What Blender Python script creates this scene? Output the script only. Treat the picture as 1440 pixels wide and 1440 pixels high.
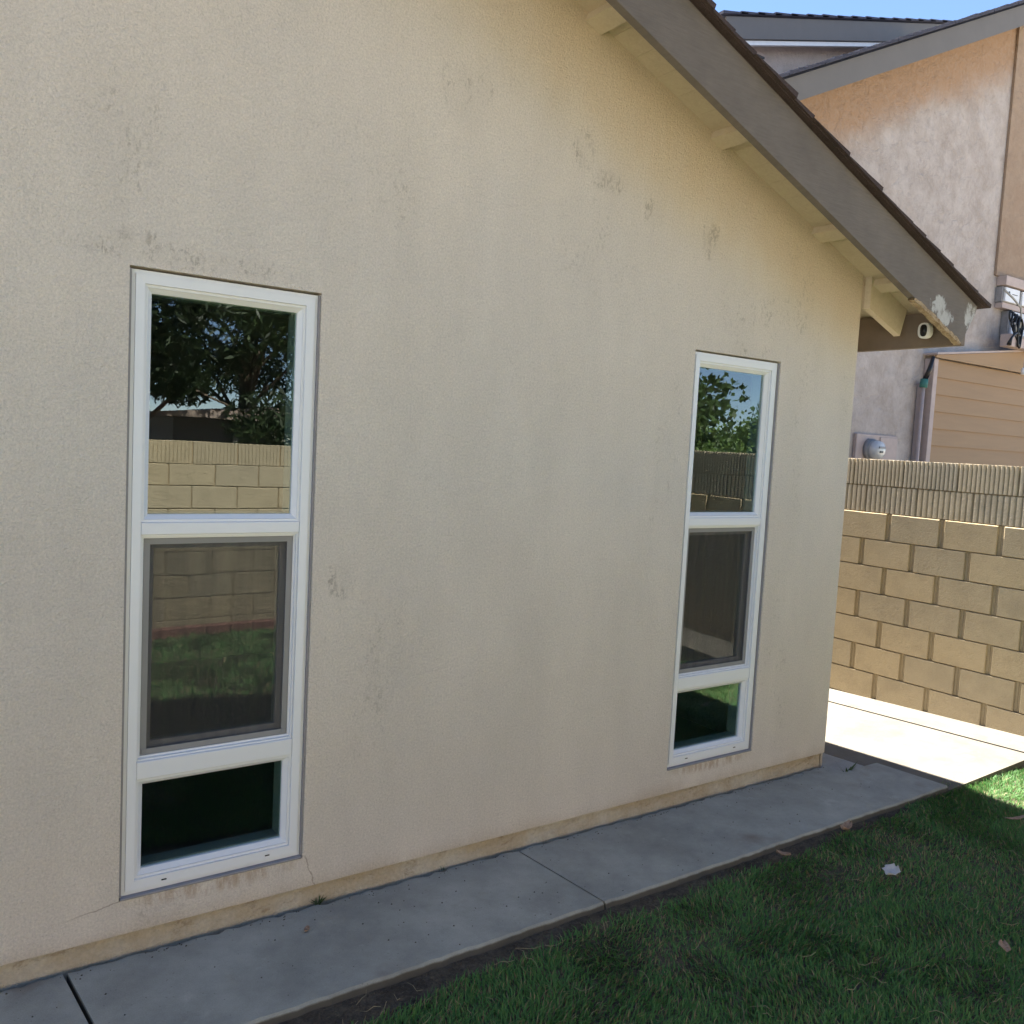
import bpy, math, random
import numpy as np
from mathutils import Vector, Matrix
R = math.radians
random.seed(7); rng = np.random.default_rng(7)
for o in list(bpy.data.objects): bpy.data.objects.remove(o)
sc = bpy.context.scene; C = sc.collection

# ------------------------------------------------------------------ camera, sky, sun, exposure
cam_d = bpy.data.cameras.new('camera'); cam = bpy.data.objects.new('camera', cam_d); C.objects.link(cam)
cam_d.sensor_width = 36; cam_d.sensor_fit = 'HORIZONTAL'; cam_d.lens = 30.688; cam_d.clip_end = 2000; cam_d.clip_start = .05
yaw, pitch, roll = .6108, -.0789, .0526
fw = Vector((math.sin(yaw)*math.cos(pitch), math.cos(yaw)*math.cos(pitch), math.sin(pitch)))
rt = Vector((math.cos(yaw), -math.sin(yaw), 0)); up = rt.cross(fw)
r2 = rt*math.cos(roll)+up*math.sin(roll); u2 = -rt*math.sin(roll)+up*math.cos(roll)
M = Matrix((r2, u2, -fw)).transposed().to_4x4(); M.translation = (0, -2.9358, 1.7476)
cam.matrix_world = M; sc.camera = cam
SUN_AZ, SUN_EL = R(-1.0), R(59.5)
w = bpy.data.worlds.new('World'); sc.world = w; w.use_nodes = True
nt = w.node_tree; bg = nt.nodes['Background']; sky = nt.nodes.new('ShaderNodeTexSky')
sky.sky_type = 'NISHITA'; sky.sun_disc = False; sky.sun_elevation = SUN_EL; sky.sun_rotation = SUN_AZ
sky.air_density = .6; sky.dust_density = .0; sky.ozone_density = 2.2; sky.altitude = 300
nt.links.new(sky.outputs[0], bg.inputs[0]); bg.inputs[1].default_value = .06
sd = bpy.data.lights.new('sun', 'SUN'); sd.energy = 5.0; sd.angle = R(.53); sd.color = (1, .95, .87)
sun = bpy.data.objects.new('sun', sd); C.objects.link(sun); sun.location = (0, 10, 20)
D = Vector((math.sin(SUN_AZ)*math.cos(SUN_EL), math.cos(SUN_AZ)*math.cos(SUN_EL), math.sin(SUN_EL)))
sun.rotation_euler = D.to_track_quat('Z', 'Y').to_euler()
sc.view_settings.view_transform = 'Standard'; sc.view_settings.look = 'None'
sc.view_settings.exposure = 2.62; sc.view_settings.gamma = 1; sc.view_settings.use_curve_mapping = False
sc.render.engine = 'CYCLES'
try:
    sc.cycles.max_bounces = 8; sc.cycles.diffuse_bounces = 3; sc.cycles.transparent_max_bounces = 16
except Exception: pass

# ------------------------------------------------------------------ node helpers
class NT:
    def __init__(s, name):
        s.m = bpy.data.materials.new(name); s.m.use_nodes = True; s.t = s.m.node_tree; s.t.nodes.clear()
        s.out = s.n('ShaderNodeOutputMaterial')
    def n(s, typ, **kw):
        nd = s.t.nodes.new(typ)
        for k, v in kw.items():
            if k in nd.inputs.keys() if isinstance(k, str) else False: nd.inputs[k].default_value = v
            else: setattr(nd, k, v)
        return nd
    def l(s, a, b): s.t.links.new(a, b)
    def set(s, sock, v):
        if hasattr(v, 'node'): s.l(v, sock)
        else: sock.default_value = v
    def coord(s, scale=(1, 1, 1), kind='Object', loc=(0, 0, 0)):
        t = s.n('ShaderNodeTexCoord'); m = s.n('ShaderNodeMapping'); s.l(t.outputs[kind], m.inputs[0])
        m.inputs['Scale'].default_value = scale; m.inputs['Location'].default_value = loc; return m.outputs[0]
    def noise(s, vec, scale, detail=4, rough=.6, dist=0):
        nd = s.n('ShaderNodeTexNoise'); s.l(vec, nd.inputs['Vector']); nd.inputs['Scale'].default_value = scale
        nd.inputs['Detail'].default_value = detail; nd.inputs['Roughness'].default_value = rough; nd.inputs['Distortion'].default_value = dist
        return nd.outputs['Fac']
    def vor(s, vec, scale, feature='F1', out='Distance'):
        nd = s.n('ShaderNodeTexVoronoi'); nd.feature = feature; s.l(vec, nd.inputs['Vector']); nd.inputs['Scale'].default_value = scale
        return nd.outputs[out]
    def ramp(s, fac, a, b, ca=0., cb=1., smooth=True):
        nd = s.n('ShaderNodeMapRange'); s.set(nd.inputs[0], fac); nd.interpolation_type = 'SMOOTHSTEP' if smooth else 'LINEAR'
        for i, v in enumerate((a, b, ca, cb)): nd.inputs[i+1].default_value = v
        return nd.outputs[0]
    def math(s, op, a, b=0.):
        nd = s.n('ShaderNodeMath'); nd.operation = op; s.set(nd.inputs[0], a); s.set(nd.inputs[1], b); return nd.outputs[0]
    def mix(s, fac, a, b, mode='MIX'):
        nd = s.n('ShaderNodeMix'); nd.data_type = 'RGBA'; nd.blend_type = mode; s.set(nd.inputs[0], fac)
        for i, v in ((6, a), (7, b)):
            if hasattr(v, 'node'): s.l(v, nd.inputs[i])
            else: nd.inputs[i].default_value = (*v, 1) if len(v) == 3 else v
        return nd.outputs[2]
    def val(s, col, fac, lo, hi):     # multiply a colour by a value between lo and hi
        g = s.ramp(fac, 0.25, .75, lo, hi, False)
        c = s.n('ShaderNodeCombineColor')
        for i in range(3): s.l(g, c.inputs[i])
        return s.mix(1., col, c.outputs[0], 'MULTIPLY')
    def bump(s, h, dist, strength=1., prev=None):
        b = s.n('ShaderNodeBump'); s.l(h, b.inputs['Height']); b.inputs['Distance'].default_value = dist; b.inputs['Strength'].default_value = strength
        if prev is not None: s.l(prev, b.inputs['Normal'])
        return b.outputs[0]
    def sep(s, v):
        nd = s.n('ShaderNodeSeparateXYZ'); s.l(v, nd.inputs[0]); return nd.outputs
    def rand(s): return s.n('ShaderNodeObjectInfo').outputs['Random']
    def pbr(s, col, rough=.8, normal=None, metal=0., spec=.5):
        p = s.n('ShaderNodeBsdfPrincipled')
        if hasattr(col, 'node'): s.l(col, p.inputs['Base Color'])
        else: p.inputs['Base Color'].default_value = (*col, 1)
        s.set(p.inputs['Roughness'], rough); p.inputs['Metallic'].default_value = metal; p.inputs['Specular IOR Level'].default_value = spec
        if normal is not None: s.l(normal, p.inputs['Normal'])
        s.l(p.outputs[0], s.out.inputs[0]); return s.m
    def blob(s, co, x, z, rx, rz):     # 1 at the centre of an ellipse on the wall, 0 outside
        sx = s.sep(co); a = s.math('DIVIDE', s.math('SUBTRACT', sx[0], x), rx); b = s.math('DIVIDE', s.math('SUBTRACT', sx[2], z), rz)
        d = s.math('ADD', s.math('MULTIPLY', a, a), s.math('MULTIPLY', b, b))
        return s.ramp(d, 1., 0., 0., 1.)

ROOF_K = .373
def deck(x): return 3.072 - ROOF_K*(x-3.5)      # underside of the roof boards over the right-hand slope

def m_stucco():
    t = NT('house stucco'); co = t.coord(); s = t.sep(co)
    n1 = t.noise(co, 1.1, 4); n2 = t.noise(t.coord((1, 1, .35)), 3.5, 5, .65); n3 = t.noise(co, 130, 3, .78)
    col = t.mix(t.ramp(n1, .35, .7), (.79, .71, .615), (.765, .695, .615))
    col = t.val(col, n2, .93, 1.06)
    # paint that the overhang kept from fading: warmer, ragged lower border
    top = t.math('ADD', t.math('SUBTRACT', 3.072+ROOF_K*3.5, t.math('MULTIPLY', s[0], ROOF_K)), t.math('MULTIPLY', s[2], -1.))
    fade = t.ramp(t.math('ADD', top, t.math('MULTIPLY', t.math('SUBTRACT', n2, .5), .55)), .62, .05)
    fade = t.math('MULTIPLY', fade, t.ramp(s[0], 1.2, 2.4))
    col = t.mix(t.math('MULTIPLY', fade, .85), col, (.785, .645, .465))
    # dark mildew specks in loose patches
    sp = t.noise(t.coord((1, 1, .6)), 60, 3, .75)
    n4s = t.noise(t.coord((1, 1, .45)), 13, 3, .6)
    mask = None
    for x, z, rx, rz, k in ((.55, 2.68, .22, .22, .3), (.60, 2.55, .09, .18, .4), (.54, 2.45, .14, .12, .25), (2.337, 2.98, .09, .11, 1.), (2.47, 2.88, .13, .07, .8),
                            (2.74, 2.79, .08, .09, 1.), (3.11, 2.76, .08, .13, 1.), (1.312, 1.22, .08, .10, .8), (.586, 2.31, .10, .06, 1.), (3.87, 2.40, .08, .2, .7),
                            (1.76, 3.05, .2, .15, .5), (4.25, 2.1, .07, .25, .5), (2.39, 2.6, .4, .3, .3), (.75, 2.28, .5, .05, .6), (3.35, 2.27, .4, .05, .5), (1.3, 2.7, .35, .3, .25), (3.5, 2.45, .6, .2, .35)):
        b = t.math('MULTIPLY', t.blob(co, x, z, rx, rz), k); mask = b if mask is None else t.math('MAXIMUM', mask, b)
    base_specks = t.math('MULTIPLY', t.ramp(t.noise(t.coord((1, 1, .3)), 2.2, 3), .48, .75), .42)
    mask = t.math('MAXIMUM', mask, base_specks)
    st = t.math('MULTIPLY', t.ramp(t.math('ADD', sp, t.math('MULTIPLY', mask, .12)), .55, .66), t.math('MULTIPLY', t.ramp(n4s, .42, .62), t.ramp(mask, 0., .5)))
    col = t.mix(t.math('MULTIPLY', st, .42), col, (.24, .195, .145))
    col = t.mix(t.math('MULTIPLY', mask, .07), col, (.34, .29, .22))
    # splashed soil just above the ground
    low = t.math('MULTIPLY', t.ramp(t.math('ADD', s[2], t.math('MULTIPLY', n2, .12)), .20, .07), .55)
    col = t.mix(low, col, (.50, .37, .22))
    # a rusty drip below the sills
    col = t.val(col, n3, .78, 1.13); col = t.mix(t.math('MULTIPLY', t.ramp(t.vor(co, 42), .16, .05), .28), col, (.42, .37, .30))
    # brown runs under the two sills, and hairline cracks off the first window's lower corners
    sill = t.math('MAXIMUM', t.blob(co, .90, .175, .36, .045), t.blob(co, 3.37, .175, .33, .04))
    col = t.mix(t.math('MULTIPLY', t.math('MULTIPLY', sill, t.ramp(t.noise(t.coord((1, 1, .25)), 28, 4, .7), .42, .6)), .55), col, (.42, .27, .15))
    wob = t.math('MULTIPLY', t.math('SUBTRACT', t.noise(co, 14, 4, .6), .5), .05)
    cx = t.math('ABSOLUTE', t.math('SUBTRACT', t.math('ADD', s[0], wob), t.math('SUBTRACT', 1.265, t.math('MULTIPLY', s[2], .28))))
    ck = t.math('MULTIPLY', t.ramp(cx, .0035, .001), t.ramp(s[2], .20, .19))
    cz = t.math('ABSOLUTE', t.math('SUBTRACT', t.math('ADD', s[2], t.math('MULTIPLY', wob, .5)), t.math('ADD', .10, t.math('MULTIPLY', s[0], .155))))
    ck2 = t.math('MULTIPLY', t.ramp(cz, .003, .001), t.math('MULTIPLY', t.ramp(s[0], .585, .575), t.ramp(s[0], .38, .50)))
    col = t.mix(t.math('MULTIPLY', t.math('MAXIMUM', ck, ck2), .55), col, (.30, .22, .15))
    # sand finish: grains plus short trowel worms
    g1 = t.noise(co, 150, 3, .65); g2 = t.noise(co, 55, 4, .7, 1.2); g3 = t.noise(co, 7, 3)
    hh = t.math('ADD', t.math('ADD', t.math('MULTIPLY', g2, .0075), t.math('MULTIPLY', g1, .0055)), t.math('MULTIPLY', g3, .008)); nb = t.bump(hh, 1., .9)
    return t.pbr(col, .95, nb, spec=.25)
def m_foundation():
    t = NT('foundation render'); co = t.coord(); n = t.noise(co, 5, 5, .65); n2 = t.noise(co, 70, 5, .7); n3 = t.noise(t.coord((.7, 1, 1.4)), 16, 6, .75, .3)
    col = t.mix(t.ramp(n, .38, .66), (.58, .475, .335), (.66, .59, .475)); col = t.mix(t.math('MULTIPLY', t.ramp(t.math('ADD', n3, t.math('MULTIPLY', t.sep(co)[2], 1.1)), .58, .72), .5), col, (.28, .18, .105)); col = t.val(col, n2, .82, 1.1)
    return t.pbr(col, .95, t.bump(n2, .012, .9), spec=.2)
def m_concrete(name, base, stain=(.20, .15, .115), sk=.5, bumpd=.002, patch=.12, edge=0.):
    t = NT(name); co = t.coord(); n1 = t.noise(co, 1.7, 5, .6); n2 = t.noise(co, 6, 6, .7); n3 = t.noise(co, 220, 3, .8); n4 = t.noise(t.coord(loc=(5, 2, 0)), 3.1, 4, .55)
    col = t.val((*base, 1), n1, 1-patch, 1+patch); col = t.val(col, n2, .78, 1.18)
    col = t.mix(t.math('MULTIPLY', t.ramp(n4, .6, .78), sk), col, stain)
    col = t.mix(t.math('MULTIPLY', t.ramp(t.noise(t.coord(loc=(1, 7, 0)), 5, 6, .7), .60, .72), .35), col, tuple(min(.7, c*1.7) for c in base))
    col = t.val(col, n3, .86, 1.12)
    v = t.vor(co, 33); col = t.mix(t.math('MULTIPLY', t.ramp(v, .11, .06), .5), col, tuple(c*.5 for c in base))
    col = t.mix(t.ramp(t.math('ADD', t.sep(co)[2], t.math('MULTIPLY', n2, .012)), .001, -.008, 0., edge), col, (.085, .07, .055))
    nb = t.bump(t.math('ADD', t.math('MULTIPLY', n2, .005), t.math('MULTIPLY', n3, bumpd)), 1., .8)
    return t.pbr(col, .9, nb, spec=.3)
def m_block(name, base, dark=.82):
    t = NT(name); co = t.coord(loc=(0, 0, 0)); r = t.rand()
    off = t.n('ShaderNodeCombineXYZ'); t.l(t.math('MULTIPLY', r, 37.), off.inputs[0]); t.l(t.math('MULTIPLY', r, 91.), off.inputs[1])
    va = t.n('ShaderNodeVectorMath'); va.operation = 'ADD'; t.l(co, va.inputs[0]); t.l(off.outputs[0], va.inputs[1]); v = va.outputs[0]
    n1 = t.noise(v, 5, 4); n2 = t.noise(v, 45, 4, .7); n3 = t.noise(v, 160, 3, .7)
    col = t.mix(r, tuple(b*f for b, f in zip(base, (1.06, 1.04, 1.0))), tuple(b*f for b, f in zip(base, (.91, .93, .97)))); col = t.val(col, n1, .84, 1.14); col = t.val(col, n3, .85, 1.13)
    col = t.mix(t.math('MULTIPLY', t.ramp(n1, .55, .75), .35), col, tuple(b*dark*.7 for b in base))
    nb = t.bump(t.math('ADD', t.math('MULTIPLY', n2, .010), t.math('MULTIPLY', n3, .005)), 1., .8)
    return t.pbr(col, .95, nb, spec=.2)
def m_plain(name, base, rough=.6, var=.08, scale=14, bd=.0, bs=60, spec=.4, stretch=(1, 1, 1)):
    t = NT(name); co = t.coord(stretch); n = t.noise(co, scale, 5, .65); col = t.val((*base, 1), n, 1-var, 1+var)
    nb = t.bump(t.noise(co, bs, 4, .65), bd, .8) if bd else None
    return t.pbr(col, rough, nb, spec=spec)
def m_fascia():
    t = NT('fascia paint'); co = t.coord(); s = t.sep(co); n = t.noise(co, 5, 5, .65); g = t.noise(t.coord((4, 4, 40)), 3, 4, .6)
    col = t.val((.172, .145, .120, 1), n, .86, 1.14); col = t.val(col, g, .90, 1.10)
    # brush marks of lighter primer and peeled paint near the end of the board
    k = t.noise(t.coord((1., 1, .55)), 24, 6, .8, .8)
    b1 = t.math('MAXIMUM', t.blob(co, 4.40, 2.57, .10, .075), t.blob(co, 4.48, 2.52, .10, .06))
    b2 = t.math('MAXIMUM', t.blob(co, 4.70, 2.56, .05, .09), t.blob(co, 4.745, 2.50, .07, .14))
    pk = t.math('MULTIPLY', t.ramp(t.math('ADD', t.math('MULTIPLY', t.math('MAXIMUM', b1, b2), .62), t.math('MULTIPLY', t.math('SUBTRACT', k, .5), 2.6)), .22, .60), t.ramp(t.math('MAXIMUM', b1, b2), 0., .12))
    col = t.mix(pk, col, t.val((.50, .49, .46, 1), k, .75, 1.15))
    # a scuffed rusty stain along the top
    return t.pbr(col, .7, t.bump(t.noise(t.coord((3, 3, 30)), 6, 4, .6), .004, .6), spec=.3)
def m_wood(name, a, b, rough=.75):
    t = NT(name); n = t.noise(t.coord((3, 3, 3)), 14, 5, .7, 1.2); return t.pbr(t.mix(t.ramp(n, .35, .65), a, b), rough, t.bump(n, .004, .7), spec=.25)
def m_nstucco(name, a, b, warm, z0):
    # neighbour: faded grey-pink stucco with unfaded orange paint kept under the roof overhang
    t = NT(name); co = t.coord(); s = t.sep(co); n1 = t.noise(co, 1.2, 5, .65); n2 = t.noise(co, 3.2, 6, .72, .2); n3 = t.noise(co, 22, 5, .75)
    col = t.mix(t.ramp(n2, .30, .72), a, b); col = t.val(col, n3, .92, 1.08)
    if z0 is not None:
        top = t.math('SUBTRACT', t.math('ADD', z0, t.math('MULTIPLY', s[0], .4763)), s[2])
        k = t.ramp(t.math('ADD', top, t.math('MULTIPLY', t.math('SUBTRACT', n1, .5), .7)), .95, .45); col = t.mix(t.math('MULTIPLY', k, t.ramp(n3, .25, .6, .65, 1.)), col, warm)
    lace = t.noise(co, 4.5, 6, .72, .3)
    return t.pbr(col, .95, t.bump(t.math('ADD', t.math('MULTIPLY', n3, .010), t.math('MULTIPLY', t.ramp(lace, .42, .58), .009)), 1., .8), spec=.2)
def m_shingle(name, base):
    t = NT(name); co = t.coord(); r = t.rand(); n = t.noise(co, 160, 3, .8); n2 = t.noise(co, 6, 4)
    col = t.val((*base, 1), n, .6, 1.4); col = t.val(col, n2, .8, 1.2); return t.pbr(col, .95, t.bump(n, .004, .8), spec=.2)
def m_glass():
    t = NT('window glass'); f = t.n('ShaderNodeFresnel'); f.inputs[0].default_value = 2.15
    nb = t.bump(t.noise(t.coord((1, 1, 1)), 2.6, 1, .4), .0012, .5); t.l(nb, f.inputs['Normal']); ge = t.n('ShaderNodeNewGeometry'); fac = t.math('MULTIPLY', f.outputs[0], t.math('SUBTRACT', 1., ge.outputs['Backfacing']))
    g = t.n('ShaderNodeBsdfGlossy'); g.inputs['Color'].default_value = (.93, .98, .97, 1); g.inputs['Roughness'].default_value = 0.0; t.l(nb, g.inputs['Normal'])
    tr = t.n('ShaderNodeBsdfTransparent'); tr.inputs[0].default_value = (.74, .83, .80, 1)
    mx = t.n('ShaderNodeMixShader'); t.l(fac, mx.inputs[0]); t.l(tr.outputs[0], mx.inputs[1]); t.l(g.outputs[0], mx.inputs[2]); t.l(mx.outputs[0], t.out.inputs[0]); return t.m
def m_screen():
    t = NT('insect screen mesh'); d = t.n('ShaderNodeBsdfDiffuse'); d.inputs[0].default_value = (.085, .082, .08, 1); tr = t.n('ShaderNodeBsdfTransparent')
    n = t.noise(t.coord((9, 1, .4)), 3, 3); mx = t.n('ShaderNodeMixShader'); t.l(t.ramp(n, .3, .7, .23, .30), mx.inputs[0])
    t.l(tr.outputs[0], mx.inputs[1]); t.l(d.outputs[0], mx.inputs[2]); t.l(mx.outputs[0], t.out.inputs[0]); return t.m
def m_vcol(name, rough=.6, trans=.25):
    t = NT(name); a = t.n('ShaderNodeAttribute'); a.attribute_name = 'tint'
    d = t.n('ShaderNodeBsdfPrincipled'); t.l(a.outputs['Color'], d.inputs['Base Color']); d.inputs['Roughness'].default_value = rough; d.inputs['Specular IOR Level'].default_value = .3
    tl = t.n('ShaderNodeBsdfTranslucent'); t.l(a.outputs['Color'], tl.inputs[0])
    mx = t.n('ShaderNodeMixShader'); mx.inputs[0].default_value = trans; t.l(d.outputs[0], mx.inputs[1]); t.l(tl.outputs[0], mx.inputs[2]); t.l(mx.outputs[0], t.out.inputs[0]); return t.m
def m_soil():
    t = NT('bare soil'); co = t.coord(); n = t.noise(co, 8, 6, .7); n2 = t.noise(co, 70, 4, .75)
    col = t.mix(t.ramp(n, .35, .7), (.085, .07, .055), (.16, .13, .095)); col = t.val(col, n2, .6, 1.4)
    col = t.mix(t.math('MULTIPLY', t.ramp(t.noise(t.coord((1, 3, 1)), 40, 4, .7), .6, .7), .6), col, (.30, .24, .15))
    return t.pbr(col, .98, t.bump(n2, .02, .9), spec=.15)
MT = dict(
    stucco=m_stucco(), found=m_foundation(), shadeside=m_concrete('side concrete toned for shade', (.34, .335, .30)), slab=m_concrete('walkway concrete', (.36, .36, .315), (.22, .17, .125), .7, .003, .24, .85), sunside=m_concrete('side concrete toned for sun', (.165, .149, .122), (.12, .10, .078), .6, .003, .2),  # one side concrete in two tones: darkened where sunlit, lighter where shaded
    block=m_block('tan split block', (.46, .365, .225)), flute=m_block('grey tan fluted block', (.46, .39, .28)), mortar=m_block('recessed mortar', (.36, .27, .155)),
    oblock=m_block('pale tan block', (.45, .385, .26)), vinyl=m_plain('white vinyl', (.82, .84, .865), .35, .02, 6, spec=.45), caulk=m_plain('grey caulk', (.30, .29, .30), .7, .15, 20),
    scrframe=m_plain('grey screen frame', (.27, .27, .275), .45, .04, 9), glass=m_glass(), screen=m_screen(), dark=m_plain('black rubber', (.012, .012, .013), .5, .1),
    fascia=m_fascia(), eave=m_plain('brown trim paint', (.20, .155, .115), .7, .14, 7, .003, 25), cream=m_wood('cream painted timber', (.70, .60, .44), (.65, .545, .385)),
    bare=m_wood('bare splintered wood', (.48, .37, .24), (.26, .18, .105)), shingle=m_shingle('brown shingle', (.075, .055, .052)), nshingle=m_shingle('slate shingle', (.08, .08, .10)),
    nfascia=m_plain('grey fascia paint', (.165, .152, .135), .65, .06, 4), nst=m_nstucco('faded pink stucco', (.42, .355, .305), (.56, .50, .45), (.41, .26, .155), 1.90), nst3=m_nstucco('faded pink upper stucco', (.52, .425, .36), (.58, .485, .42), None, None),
    nst2=m_nstucco('tan stucco', (.35, .25, .175), (.40, .30, .215), None, None), siding=m_plain('tan lap siding', (.38, .238, .118), .65, .07, 5, .001, 40, stretch=(.3, 1, 4)),
    ntrim=m_plain('pinkish trim paint', (.50, .40, .35), .65, .12, 9), white=m_plain('white paint', (.84, .84, .82), .45, .06, 9), bluegrey=m_plain('pale grey enamel', (.66, .68, .71), .45, .08, 6),
    metal=m_plain('weathered metal', (.30, .29, .28), .5, .2, 20), meterglass=m_plain('meter dome', (.62, .63, .61), .12, .05, 12, spec=.7), black=m_plain('black plastic', (.014, .014, .015), .3, .1),
    straw=m_plain('dead straw', (.34, .28, .17), .8, .2, 30), stop=m_plain('grey glazing stop', (.30, .32, .31), .5, .04), cable=m_plain('grey cable', (.42, .40, .35), .6, .1), soil=m_soil(), grass=m_vcol('grass blades', .55, .3), leafm=m_vcol('tree leaves', .5, .3), bark=m_wood('bark', (.10, .075, .055), (.17, .13, .10), .95),
    room=m_plain('room paint', (.25, .24, .22), .9, .03), dryleaf=m_wood('dry leaf', (.30, .18, .11), (.42, .29, .20)), paper=m_plain('crumpled pale paper', (.55, .52, .49), .9, .15, 30),
    brick=m_block('red edging brick', (.27, .14, .11)), green=m_plain('green tape', (.05, .19, .16), .6, .2), shed=m_plain('dark grey shed wall', (.10, .10, .105), .8, .1), shedroof=m_plain('shed roof sheet', (.30, .24, .20), .7, .1),
    paledirt=m_plain('pale dry ground', (.34, .29, .22), .95, .15, 2), tank=m_plain('pale cooler cabinet', (.42, .43, .37), .6, .06), dirt=m_soil())

# ------------------------------------------------------------------ mesh helpers
class MB:
    def __init__(s): s.v = []; s.f = []
    def add(s, vs, fs):
        o = len(s.v); s.v += [tuple(p) for p in vs]; s.f += [tuple(i+o for i in f) for f in fs]; return s
    def box(s, x0, x1, y0, y1, z0, z1, b=0.):
        if b <= 0:
            return s.add([(x, y, z) for z in (z0, z1) for y in (y0, y1) for x in (x0, x1)],
                         [(0, 2, 3, 1), (4, 5, 7, 6), (0, 1, 5, 4), (2, 6, 7, 3), (0, 4, 6, 2), (1, 3, 7, 5)])
        # box with all edges chamfered
        P = []; idx = {}
        for sx in (0, 1):
            for sy in (0, 1):
                for sz in (0, 1):
                    cx, cy, cz = (x0, x1)[sx], (y0, y1)[sy], (z0, z1)[sz]; dx, dy, dz = b*(1-2*sx), b*(1-2*sy), b*(1-2*sz)
                    for k, p in enumerate(((cx, cy+dy, cz+dz), (cx+dx, cy, cz+dz), (cx+dx, cy+dy, cz))): idx[sx, sy, sz, k] = len(P); P.append(p)
        F = []
        for a in (0, 1):
            F.append([idx[a, 0, 0, 0], idx[a, 1, 0, 0], idx[a, 1, 1, 0], idx[a, 0, 1, 0]]); F.append([idx[0, a, 0, 1], idx[1, a, 0, 1], idx[1, a, 1, 1], idx[0, a, 1, 1]]); F.append([idx[0, 0, a, 2], idx[1, 0, a, 2], idx[1, 1, a, 2], idx[0, 1, a, 2]])
            for c in (0, 1):
                F.append([idx[a, c, 0, 0], idx[a, c, 1, 0], idx[a, c, 1, 1], idx[a, c, 0, 1]]); F.append([idx[a, 0, c, 0], idx[a, 1, c, 0], idx[a, 1, c, 2], idx[a, 0, c, 2]]); F.append([idx[0, a, c, 1], idx[1, a, c, 1], idx[1, a, c, 2], idx[0, a, c, 2]])
                for e in (0, 1): F.append([idx[a, c, e, 0], idx[a, c, e, 1], idx[a, c, e, 2]])
        ce = Vector(((x0+x1)/2, (y0+y1)/2, (z0+z1)/2)); out = []
        for f in F:
            p = [Vector(P[i]) for i in f]; nrm = (p[1]-p[0]).cross(p[2]-p[0])
            out.append(tuple(f) if nrm.dot(sum(p, Vector())/len(p)-ce) > 0 else tuple(reversed(f)))
        return s.add(P, out)
    def prism(s, poly, y0, y1):      # polygon in x,z (counter-clockwise seen from -y) extruded along y
        n = len(poly); vs = [(x, y0, z) for x, z in poly]+[(x, y1, z) for x, z in poly]
        return s.add(vs, [tuple(range(n)), tuple(range(2*n-1, n-1, -1))]+[(i, i+n, (i+1) % n+n, (i+1) % n) for i in range(n)])
    def tube(s, pts, rad, n=8, caps=True):
        pts = [Vector(p) for p in pts]; o = len(s.v); rr = rad if hasattr(rad, '__len__') else [rad]*len(pts); a = None
        for i, p in enumerate(pts):
            d = (pts[min(i+1, len(pts)-1)]-pts[max(i-1, 0)]).normalized()
            a = (Vector((0, 0, 1)) if abs(d.z) < .9 else Vector((1, 0, 0))).cross(d).normalized() if a is None else (a-d*a.dot(d)).normalized()
            b = d.cross(a)
            for k in range(n):
                t = 2*math.pi*k/n; s.v.append(tuple(p+(a*math.cos(t)+b*math.sin(t))*rr[i]))
        for i in range(len(pts)-1):
            for k in range(n): s.f.append((o+i*n+k, o+i*n+(k+1) % n, o+(i+1)*n+(k+1) % n, o+(i+1)*n+k))
        if caps: s.f.append(tuple(o+k for k in range(n-1, -1, -1))); s.f.append(tuple(o+(len(pts)-1)*n+k for k in range(n)))
        return s
    def mesh(s, name, mat, smooth=False):
        me = bpy.data.meshes.new(name); me.from_pydata(s.v, [], s.f); me.materials.append(MT[mat])
        if smooth: me.polygons.foreach_set('use_smooth', [True]*len(me.polygons))
        me.update(); return me
    def build(s, name, mat, parent=None, smooth=False, loc=None):
        return link(name, s.mesh(name, mat, smooth), parent, loc)
def wloc(o):
    v = Vector(o.location)
    while o.parent: o = o.parent; v = v*0+Vector(v)
    return v
def link(name, me, parent=None, loc=None, rot=None):
    o = bpy.data.objects.new(name, me); C.objects.link(o)
    if loc is not None: o.location = loc
    if rot is not None: o.rotation_euler = rot
    if parent is not None:
        o.parent = parent; o.matrix_parent_inverse = WM[parent.name].inverted()
    WM[o.name] = Matrix.Translation(o.location) @ o.rotation_euler.to_matrix().to_4x4()
    return o
WM = {}
def tag(o, label=None, cat=None, group=None, kind=None):
    for k, v in (('label', label), ('category', cat), ('group', group), ('kind', kind)):
        if v: o[k] = v
    return o
def thing(name, loc, label, cat, group=None): return tag(link(name, None, None, loc), label, cat, group)
def bm_box(*a, **k): return MB().box(*a, **k)
def vnoise(x, y, seed=0):            # smooth value noise for masks
    def h(i, j): return np.modf(np.sin(i*127.1+j*311.7+seed*74.7)*43758.5453)[0] % 1.
    xi, yi = np.floor(x), np.floor(y); fx, fy = x-xi, y-yi; fx = fx*fx*(3-2*fx); fy = fy*fy*(3-2*fy)
    return (h(xi, yi)*(1-fx)+h(xi+1, yi)*fx)*(1-fy)+(h(xi, yi+1)*(1-fx)+h(xi+1, yi+1)*fx)*fy

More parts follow.
